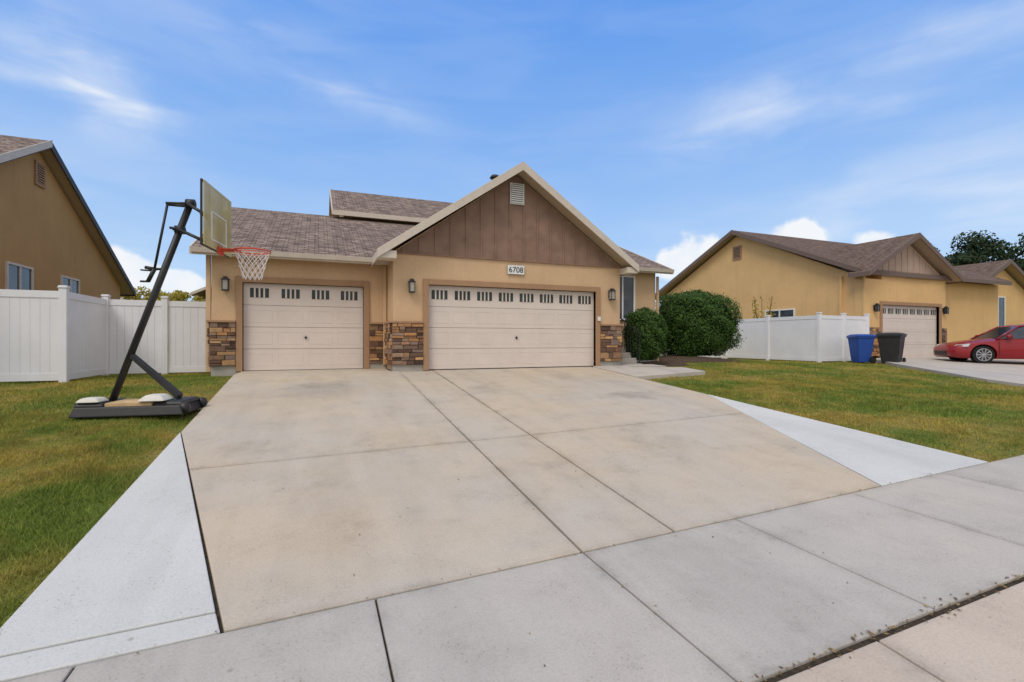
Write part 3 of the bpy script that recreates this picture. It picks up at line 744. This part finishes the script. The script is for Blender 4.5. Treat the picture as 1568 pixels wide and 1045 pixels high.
b=B();rc=bc+D*.48;rc.z=2.10;nR=32
ring=[rc+D*math.cos(i*2*math.pi/nR)*.25+S*math.sin(i*2*math.pi/nR)*.25 for i in range(nR)]
for i in range(nR): b.tube(ring[i],ring[(i+1)%nR],.012,None,6)
ring2=[rc-Vector((0,0,.03))+D*math.cos(i*2*math.pi/nR)*.244+S*math.sin(i*2*math.pi/nR)*.244 for i in range(nR)]
for i in range(nR): b.tube(ring2[i],ring2[(i+1)%nR],.006,None,5)
b.prism([P3(-.09,2.02,.03),P3(.09,2.02,.03),P3(.09,2.14,.03),P3(-.09,2.14,.03)],D*.03)
b.tube(P3(-.07,2.10,.04),P3(-.1,2.10,.30),.014,None,6);b.tube(P3(.07,2.10,.04),P3(.1,2.10,.30),.014,None,6)
b.prism([P3(-.07,2.08,.04),P3(.07,2.08,.04),P3(.07,2.095,.04),P3(-.07,2.095,.04)],D*.21)
b.build("rim",[M['orange']],HO)
b=B();K=12;lev=7
def netp(i,l):
    f=l/(lev-1);R=.245*(1-.48*f**.8);a_=2*math.pi*(i+.5*(l%2))/K
    q=rc+D*math.cos(a_)*R+S*math.sin(a_)*R;q.z=2.09-.42*f;return q
for l in range(lev-1):
    for i in range(K):
        if l%2==0: b.tube(netp(i,l),netp(i,l+1),.0055,None,4);b.tube(netp(i+1,l),netp(i,l+1),.0055,None,4)
        else: b.tube(netp(i,l),netp(i,l+1),.0055,None,4);b.tube(netp(i,l),netp(i+1,l+1),.0055,None,4)
b.build("net",[M['net']],HO)
# ---------------------------------------------------------------- bins
def binn(x,y,rot,mat,h=1.05,w=.30,d=.34):
    o=empty("trash_bin");b=B();z=float(lawn(x,y))+.02
    def R(px,py,pz): 
        c,s_=math.cos(rot),math.sin(rot);return (x+px*c-py*s_,y+px*s_+py*c,z+pz)
    secs=[(.04,.70),(.25,.78),(h*.88,.98),(h*.9,1.08),(h*.94,1.08)]
    n=len(b.v)
    for zz,k in secs:
        for sx,sy in((-1,-1),(1,-1),(1,1),(-1,1)): b.v.append(R(sx*w*k,sy*d*k,zz))
    for i in range(len(secs)-1):
        for j in range(4):
            q=(j+1)%4;b.f.append([n+4*i+j,n+4*i+q,n+4*i+4+q,n+4*i+4+j]);b.m.append(0)
    b.f.append([n,n+3,n+2,n+1]);b.m.append(0)
    m=len(b.v);ls=[(h*.945,1.13),(h*.975,1.12),(h*1.02,.85),(h*1.035,.4)]
    for zz,k in ls:
        for sx,sy in((-1,-1),(1,-1),(1,1),(-1,1)): b.v.append(R(sx*w*k,sy*d*k+.02,zz))
    b.f.append([m,m+3,m+2,m+1]);b.m.append(0)
    for i in range(len(ls)-1):
        for j in range(4):
            q=(j+1)%4;b.f.append([m+4*i+j,m+4*i+q,m+4*i+4+q,m+4*i+4+j]);b.m.append(0)
    b.f.append([m+12,m+13,m+14,m+15]);b.m.append(0)
    for sx in(-1,1): b.tube(R(sx*w*.80,d*.85,.12),R(sx*w*1.0,d*.85,.12),.12,None,14,1)
    b.tube(R(-w*.9,d*1.28,h*.93),R(w*.9,d*1.28,h*.93),.018,None,8,1)
    for sx in(-.8,.8): b.tube(R(sx*w,d*1.0,h*.88),R(sx*w,d*1.28,h*.93),.018,None,6,1)
    b.build("bin_body",[mat,M['rubber']],o,.012)
binn(18.75,11.85,-1.9,M['bluepl'],1.04,.27,.31);binn(19.5,11.25,-1.25,M['blackpl'],1.12,.34,.38)
# ---------------------------------------------------------------- car
CAR=empty("parked_car")
def loft(rings,mats_idx,closed=True):
    b=B();n=len(rings[0])
    for r_ in rings: b.v+=[tuple(q) for q in r_]
    for i in range(len(rings)-1):
        for j in range(n):
            k=(j+1)%n;b.f.append([i*n+j,i*n+k,(i+1)*n+k,(i+1)*n+j]);b.m.append(mats_idx)
    b.f.append(list(range(n))[::-1]);b.m.append(mats_idx);b.f.append([(len(rings)-1)*n+i for i in range(n)]);b.m.append(mats_idx)
    return b
st_=[(2.33,.36,.52,.52),(2.28,.26,.62,.68),(2.10,.21,.70,.80),(1.75,.19,.78,.87),(1.3,.18,.85,.90),(.95,.18,.91,.91),(.3,.18,.94,.92),(-.5,.18,.96,.92),(-1.3,.18,.99,.91),(-1.85,.20,1.01,.88),(-2.15,.24,.99,.82),(-2.28,.34,.90,.72),(-2.32,.45,.82,.6)]
rings=[]
for x,zl,zh,hw_ in st_:
    half=[(hw_*.90,zl),(hw_*.98,zl+.08),(hw_,zl+(zh-zl)*.45),(hw_*.985,zl+(zh-zl)*.72),(hw_*.95,zh-.05),(hw_*.84,zh),(hw_*.4,zh+.035)]
    rings.append([(x,y_,z_) for y_,z_ in half]+[(x,-y_,z_) for y_,z_ in half[::-1]])
b=loft(rings,0);body=b.build("body",[M['red']],CAR,0,True)
cb=B()
for x in(1.42,-1.35): cb.tube((x,-1.2,.33),(x,1.2,.33),.385,None,32)
cut=cb.build("cut",[M['rubber']],None)
md=body.modifiers.new("bo",'BOOLEAN');md.object=cut;md.operation='DIFFERENCE';md.solver='EXACT'
dg=bpy.context.evaluated_depsgraph_get();me=bpy.data.meshes.new_from_object(body.evaluated_get(dg));body.modifiers.clear();body.data=me
me.materials.clear();me.materials.append(M['red'])
for p_ in me.polygons:p_.material_index=0
bpy.data.objects.remove(cut)
try: me.set_sharp_from_angle(angle=.7)
except Exception: pass
gs=[(1.02,.90,.91,.80,.78),(.30,.92,1.36,.84,.60),(-.15,.93,1.44,.85,.62),(-.75,.94,1.44,.85,.62),(-1.25,.95,1.36,.84,.60),(-1.95,.98,1.01,.78,.72)]
rings=[[(x,wb_,zb_),(x,wt_,zt_-.02),(x,wt_*.8,zt_),(x,-wt_*.8,zt_),(x,-wt_,zt_-.02),(x,-wb_,zb_)] for x,zb_,zt_,wb_,wt_ in gs]
loft(rings,0).build("glasshouse",[M['glass']],CAR,0,False)
b=B()
rr=[[(x,wt_+.015,zt_-.03),(x,wt_*.85,zt_+.012),(x,-wt_*.85,zt_+.012),(x,-wt_-.015,zt_-.03)] for x,_,zt_,_,wt_ in [(.36,0,1.34,0,.60)]+[g for g in gs[1:5]]+[(-1.35,0,1.32,0,.60)]]
loft(rr[1:5],0).build("roof_panel",[M['red']],CAR,.01,True)
for sg in(1,-1):
    b.tube((1.02,sg*.81,.90),(.30,sg*.615,1.355),.035,.03,8);b.tube((-1.25,sg*.615,1.35),(-1.95,sg*.77,.99),.055,.07,8)
    b.tube((-.42,sg*.86,.94),(-.48,sg*.63,1.43),.03,.03,8);b.tube((.30,sg*.615,1.36),(-.15,sg*.635,1.43),.025,None,8);b.tube((-.15,sg*.635,1.43),(-.75,sg*.635,1.43),.025,None,8);b.tube((-.75,sg*.635,1.43),(-1.25,sg*.615,1.355),.025,None,8)
    b.tube((.75,sg*.88,.98),(.72,sg*1.0,1.0),.06,.09,10)
b.build("pillars_and_mirrors",[M['red']],CAR,0,True)
b=B()
for x in(1.42,-1.35):
    for sg in(1,-1):
        b.tube((x,sg*.66,.33),(x,sg*.885,.33),.325,.32,28,0);b.tube((x,sg*.886,.33),(x,sg*.89,.33),.225,.22,24,2)
        b.tube((x,sg*.886,.33),(x,sg*.905,.33),.05,None,12,1)
        for k_ in range(10):
            a_=k_*.628;b.tube((x,sg*.895,.33),(x+.215*math.cos(a_),sg*.895,.33+.215*math.sin(a_)),.016,.02,5,1)
        for k_ in range(24):
            a_=k_*.2618;a2=a_+.2618;b.tube((x+.22*math.cos(a_),sg*.893,.33+.22*math.sin(a_)),(x+.22*math.cos(a2),sg*.893,.33+.22*math.sin(a2)),.014,None,5,1)
b.box(-2.0,2.0,-.62,.62,.2,.5,2)
b.build("wheels",[M['rubber'],M['alloy'],M['blackpl']],CAR)
b=B()
for sg in(1,-1):
    b.prism([(2.20,sg*.58,.60),(1.86,sg*.865,.62),(1.80,sg*.86,.73),(2.12,sg*.66,.695)],(.03,sg*.02,.01),0)
    b.prism([(-2.20,sg*.6,.80),(-1.95,sg*.87,.80),(-1.95,sg*.865,.93),(-2.18,sg*.65,.93)],(-.03,sg*.015,0),1)
    b.box(.05,.25,sg*.925-.01,sg*.925+.01,.78,.80,2);b.box(-.85,-.65,sg*.92-.01,sg*.92+.01,.80,.82,2)
b.prism([(2.31,-.4,.30),(2.31,.4,.30),(2.345,.42,.46),(2.345,-.42,.46)],(.02,0,0),3)
for sg in(1,-1):
    for xx in(.98,-.45,-1.25): b.box(xx-.006,xx+.006,sg*.921-.004,sg*.921+.004,.30,.86,3)
b.build("lights_and_trim",[M['lamp'],M['orange'],M['red'],M['blackpl']],CAR)
fw=Vector((22.55,9.95));hd=Vector((-.76,.65)).normalized();lf=Vector((-hd.y,hd.x))
cc=fw-hd*1.42-lf*.88
CAR.location=(cc.x,cc.y,gz(cc.x,cc.y)+.012);CAR.rotation_euler=(0,0,math.atan2(hd.y,hd.x))
# ---------------------------------------------------------------- world
world=bpy.data.worlds.new("World");scene.world=world;world.use_nodes=True;nt=world.node_tree
bg=nt.nodes["Background"]
sky=N(nt,"ShaderNodeTexSky");sky.sky_type='NISHITA';sky.sun_disc=False
SE=math.radians(52);SR=math.radians(228)
sky.sun_elevation=SE;sky.sun_rotation=SR;sky.air_density=1.0;sky.dust_density=.4;sky.ozone_density=3
tc=N(nt,"ShaderNodeTexCoord").outputs["Generated"]
sep=N(nt,"ShaderNodeSeparateXYZ");L(nt,tc,sep.inputs[0])
def mth(op,a,b=None): return mth_(nt,op,a,b)
def mrange(v_,a,b,c=0,d=1,smooth=True):
    n=N(nt,"ShaderNodeMapRange");n.interpolation_type='SMOOTHSTEP' if smooth else 'LINEAR'
    for i,x_ in enumerate((a,b,c,d)): n.inputs[i+1].default_value=x_
    L(nt,v_,n.inputs[0]);return n.outputs[0]
wn=N(nt,"ShaderNodeTexNoise");wn.inputs["Scale"].default_value=4;wn.inputs["Detail"].default_value=5;wn.inputs["Roughness"].default_value=.55;L(nt,tc,wn.inputs["Vector"])
wsep=N(nt,"ShaderNodeSeparateColor");L(nt,wn.outputs["Color"],wsep.inputs[0])
az=mth('ARCTAN2',sep.outputs[0],sep.outputs[1]);el=mth('ARCSINE',sep.outputs[2])
deg=math.pi/180
azw=mth('ADD',az,mth('MULTIPLY',mth('SUBTRACT',wsep.outputs[0],.5),.30))
elw=mth('ADD',el,mth('MULTIPLY',mth('SUBTRACT',wsep.outputs[1],.5),.13))
def blob(az0,el0,sa,se,amp,tilt=0):
    a=mth('SUBTRACT',azw,az0*deg);e=mth('SUBTRACT',elw,el0*deg)
    if tilt: e=mth('SUBTRACT',e,mth('MULTIPLY',a,tilt))
    a=mth('DIVIDE',a,sa*deg);e=mth('DIVIDE',e,se*deg)
    q=mth('ADD',mth('MULTIPLY',a,a),mth('MULTIPLY',e,e))
    return mth('MULTIPLY',mth('EXPONENT',mth('MULTIPLY',q,-1)),amp)
wis=[(-18.0,22.0,4.5,2.6,.95,-.25),(-24,22.5,6,1.5,.55,-.1),(2,26.5,8,1.4,.34,-.12),(48,23.2,8,2.4,.50,.12),(62,23.5,9,2.4,.38,.2),(66,12,16,5,.40,.1),(-12,31,12,4,.16,0),(-22,12,10,6,.15,0)]
acc=None
for q in wis:
    o_=blob(*q);acc=o_ if acc is None else mth('ADD',acc,o_)
mp=N(nt,"ShaderNodeMapping");mp.inputs["Scale"].default_value=(2.4,2.4,11);mp.inputs["Rotation"].default_value=(.12,.18,0);L(nt,tc,mp.inputs["Vector"])
wf=N(nt,"ShaderNodeTexNoise");wf.inputs["Scale"].default_value=1.7;wf.inputs["Detail"].default_value=5;wf.inputs["Roughness"].default_value=.5;wf.inputs["Distortion"].default_value=.4;L(nt,mp.outputs[0],wf.inputs["Vector"])
wm=mrange(wf.outputs["Fac"],.33,.68)
wisp=mth('MULTIPLY',acc,mth('ADD',mth('MULTIPLY',wm,.75),.28))
wisp=mth('ADD',wisp,mth('MULTIPLY',wm,.07))
azw=mth('ADD',az,mth('MULTIPLY',mth('SUBTRACT',wsep.outputs[0],.5),.09));elw=mth('ADD',el,mth('MULTIPLY',mth('SUBTRACT',wsep.outputs[1],.5),.07))
acc=None
for q in[(43.2,9.2,2.6,2.4,1,0),(40.5,8.2,2.5,1.5,1,0),(52.5,10.4,3.0,1.8,1,0),(59,9.4,2.4,1.1,.9,0),(-16.8,7.0,2.4,1.8,1,0),(-12.5,6.0,2.8,1.4,1,0),(-20,5,6,2.0,.8,0)]:
    o_=blob(*q);acc=o_ if acc is None else mth('ADD',acc,o_)
fn=N(nt,"ShaderNodeTexNoise");fn.inputs["Scale"].default_value=26;fn.inputs["Detail"].default_value=4;L(nt,tc,fn.inputs["Vector"])
pf=mth('ADD',acc,mth('MULTIPLY',mth('SUBTRACT',fn.outputs["Fac"],.5),.9))
puff=mth('MULTIPLY',mrange(pf,.32,.72),mrange(fn.outputs["Fac"],.25,.65,.68,.92))
cl=mth('MINIMUM',mth('ADD',wisp,puff),1.0)
k=1/.15
grad=ramp(nt,mrange(el,0,40*deg,0,1,False),[(0,(.56,.74,.95)),(.22,(.42,.63,.94)),(.5,(.26,.49,.93)),(.8,(.15,.38,.91)),(1,(.11,.32,.88))])
gs_=mix(nt,1.0,grad,(k,k,k),'MULTIPLY')
skyc=mix(nt,.85,sky.outputs[0],gs_)
fin=mix(nt,cl,skyc,(.90*k,.93*k,.97*k))
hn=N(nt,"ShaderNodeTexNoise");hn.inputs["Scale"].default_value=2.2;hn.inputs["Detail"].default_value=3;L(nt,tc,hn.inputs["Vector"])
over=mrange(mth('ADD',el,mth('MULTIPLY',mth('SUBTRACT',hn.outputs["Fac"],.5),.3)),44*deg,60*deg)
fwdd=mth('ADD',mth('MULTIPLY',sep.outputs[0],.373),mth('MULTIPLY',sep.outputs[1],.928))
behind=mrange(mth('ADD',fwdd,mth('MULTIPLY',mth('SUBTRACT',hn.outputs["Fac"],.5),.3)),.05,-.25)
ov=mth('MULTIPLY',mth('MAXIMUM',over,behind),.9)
fin=mix(nt,ov,fin,(.86*k,.82*k,.79*k))  # unseen bright overcast, added overhead and behind the camera to soften the light
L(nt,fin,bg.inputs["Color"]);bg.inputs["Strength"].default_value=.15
# ---------------------------------------------------------------- sun
sd=bpy.data.lights.new("sun",'SUN');sd.energy=1.5;sd.angle=math.radians(22);sd.color=(1,.94,.84)
so=bpy.data.objects.new("sun",sd);COL.objects.link(so)
s=Vector((math.sin(SR)*math.cos(SE),math.cos(SR)*math.cos(SE),math.sin(SE)))
so.rotation_euler=(-s).to_track_quat('-Z','Y').to_euler();so.location=(0,0,30)
# ---------------------------------------------------------------- camera
cam=bpy.data.cameras.new("camera");cam.lens=17;cam.sensor_width=36;cam.clip_end=3000;cam.clip_start=.05
co=bpy.data.objects.new("camera",cam);COL.objects.link(co);co.location=(0,0,.725)
co.rotation_euler=(math.pi/2,0,-math.radians(21.9));scene.camera=co
scene.view_settings.view_transform='Standard';scene.view_settings.look='None';scene.view_settings.exposure=0
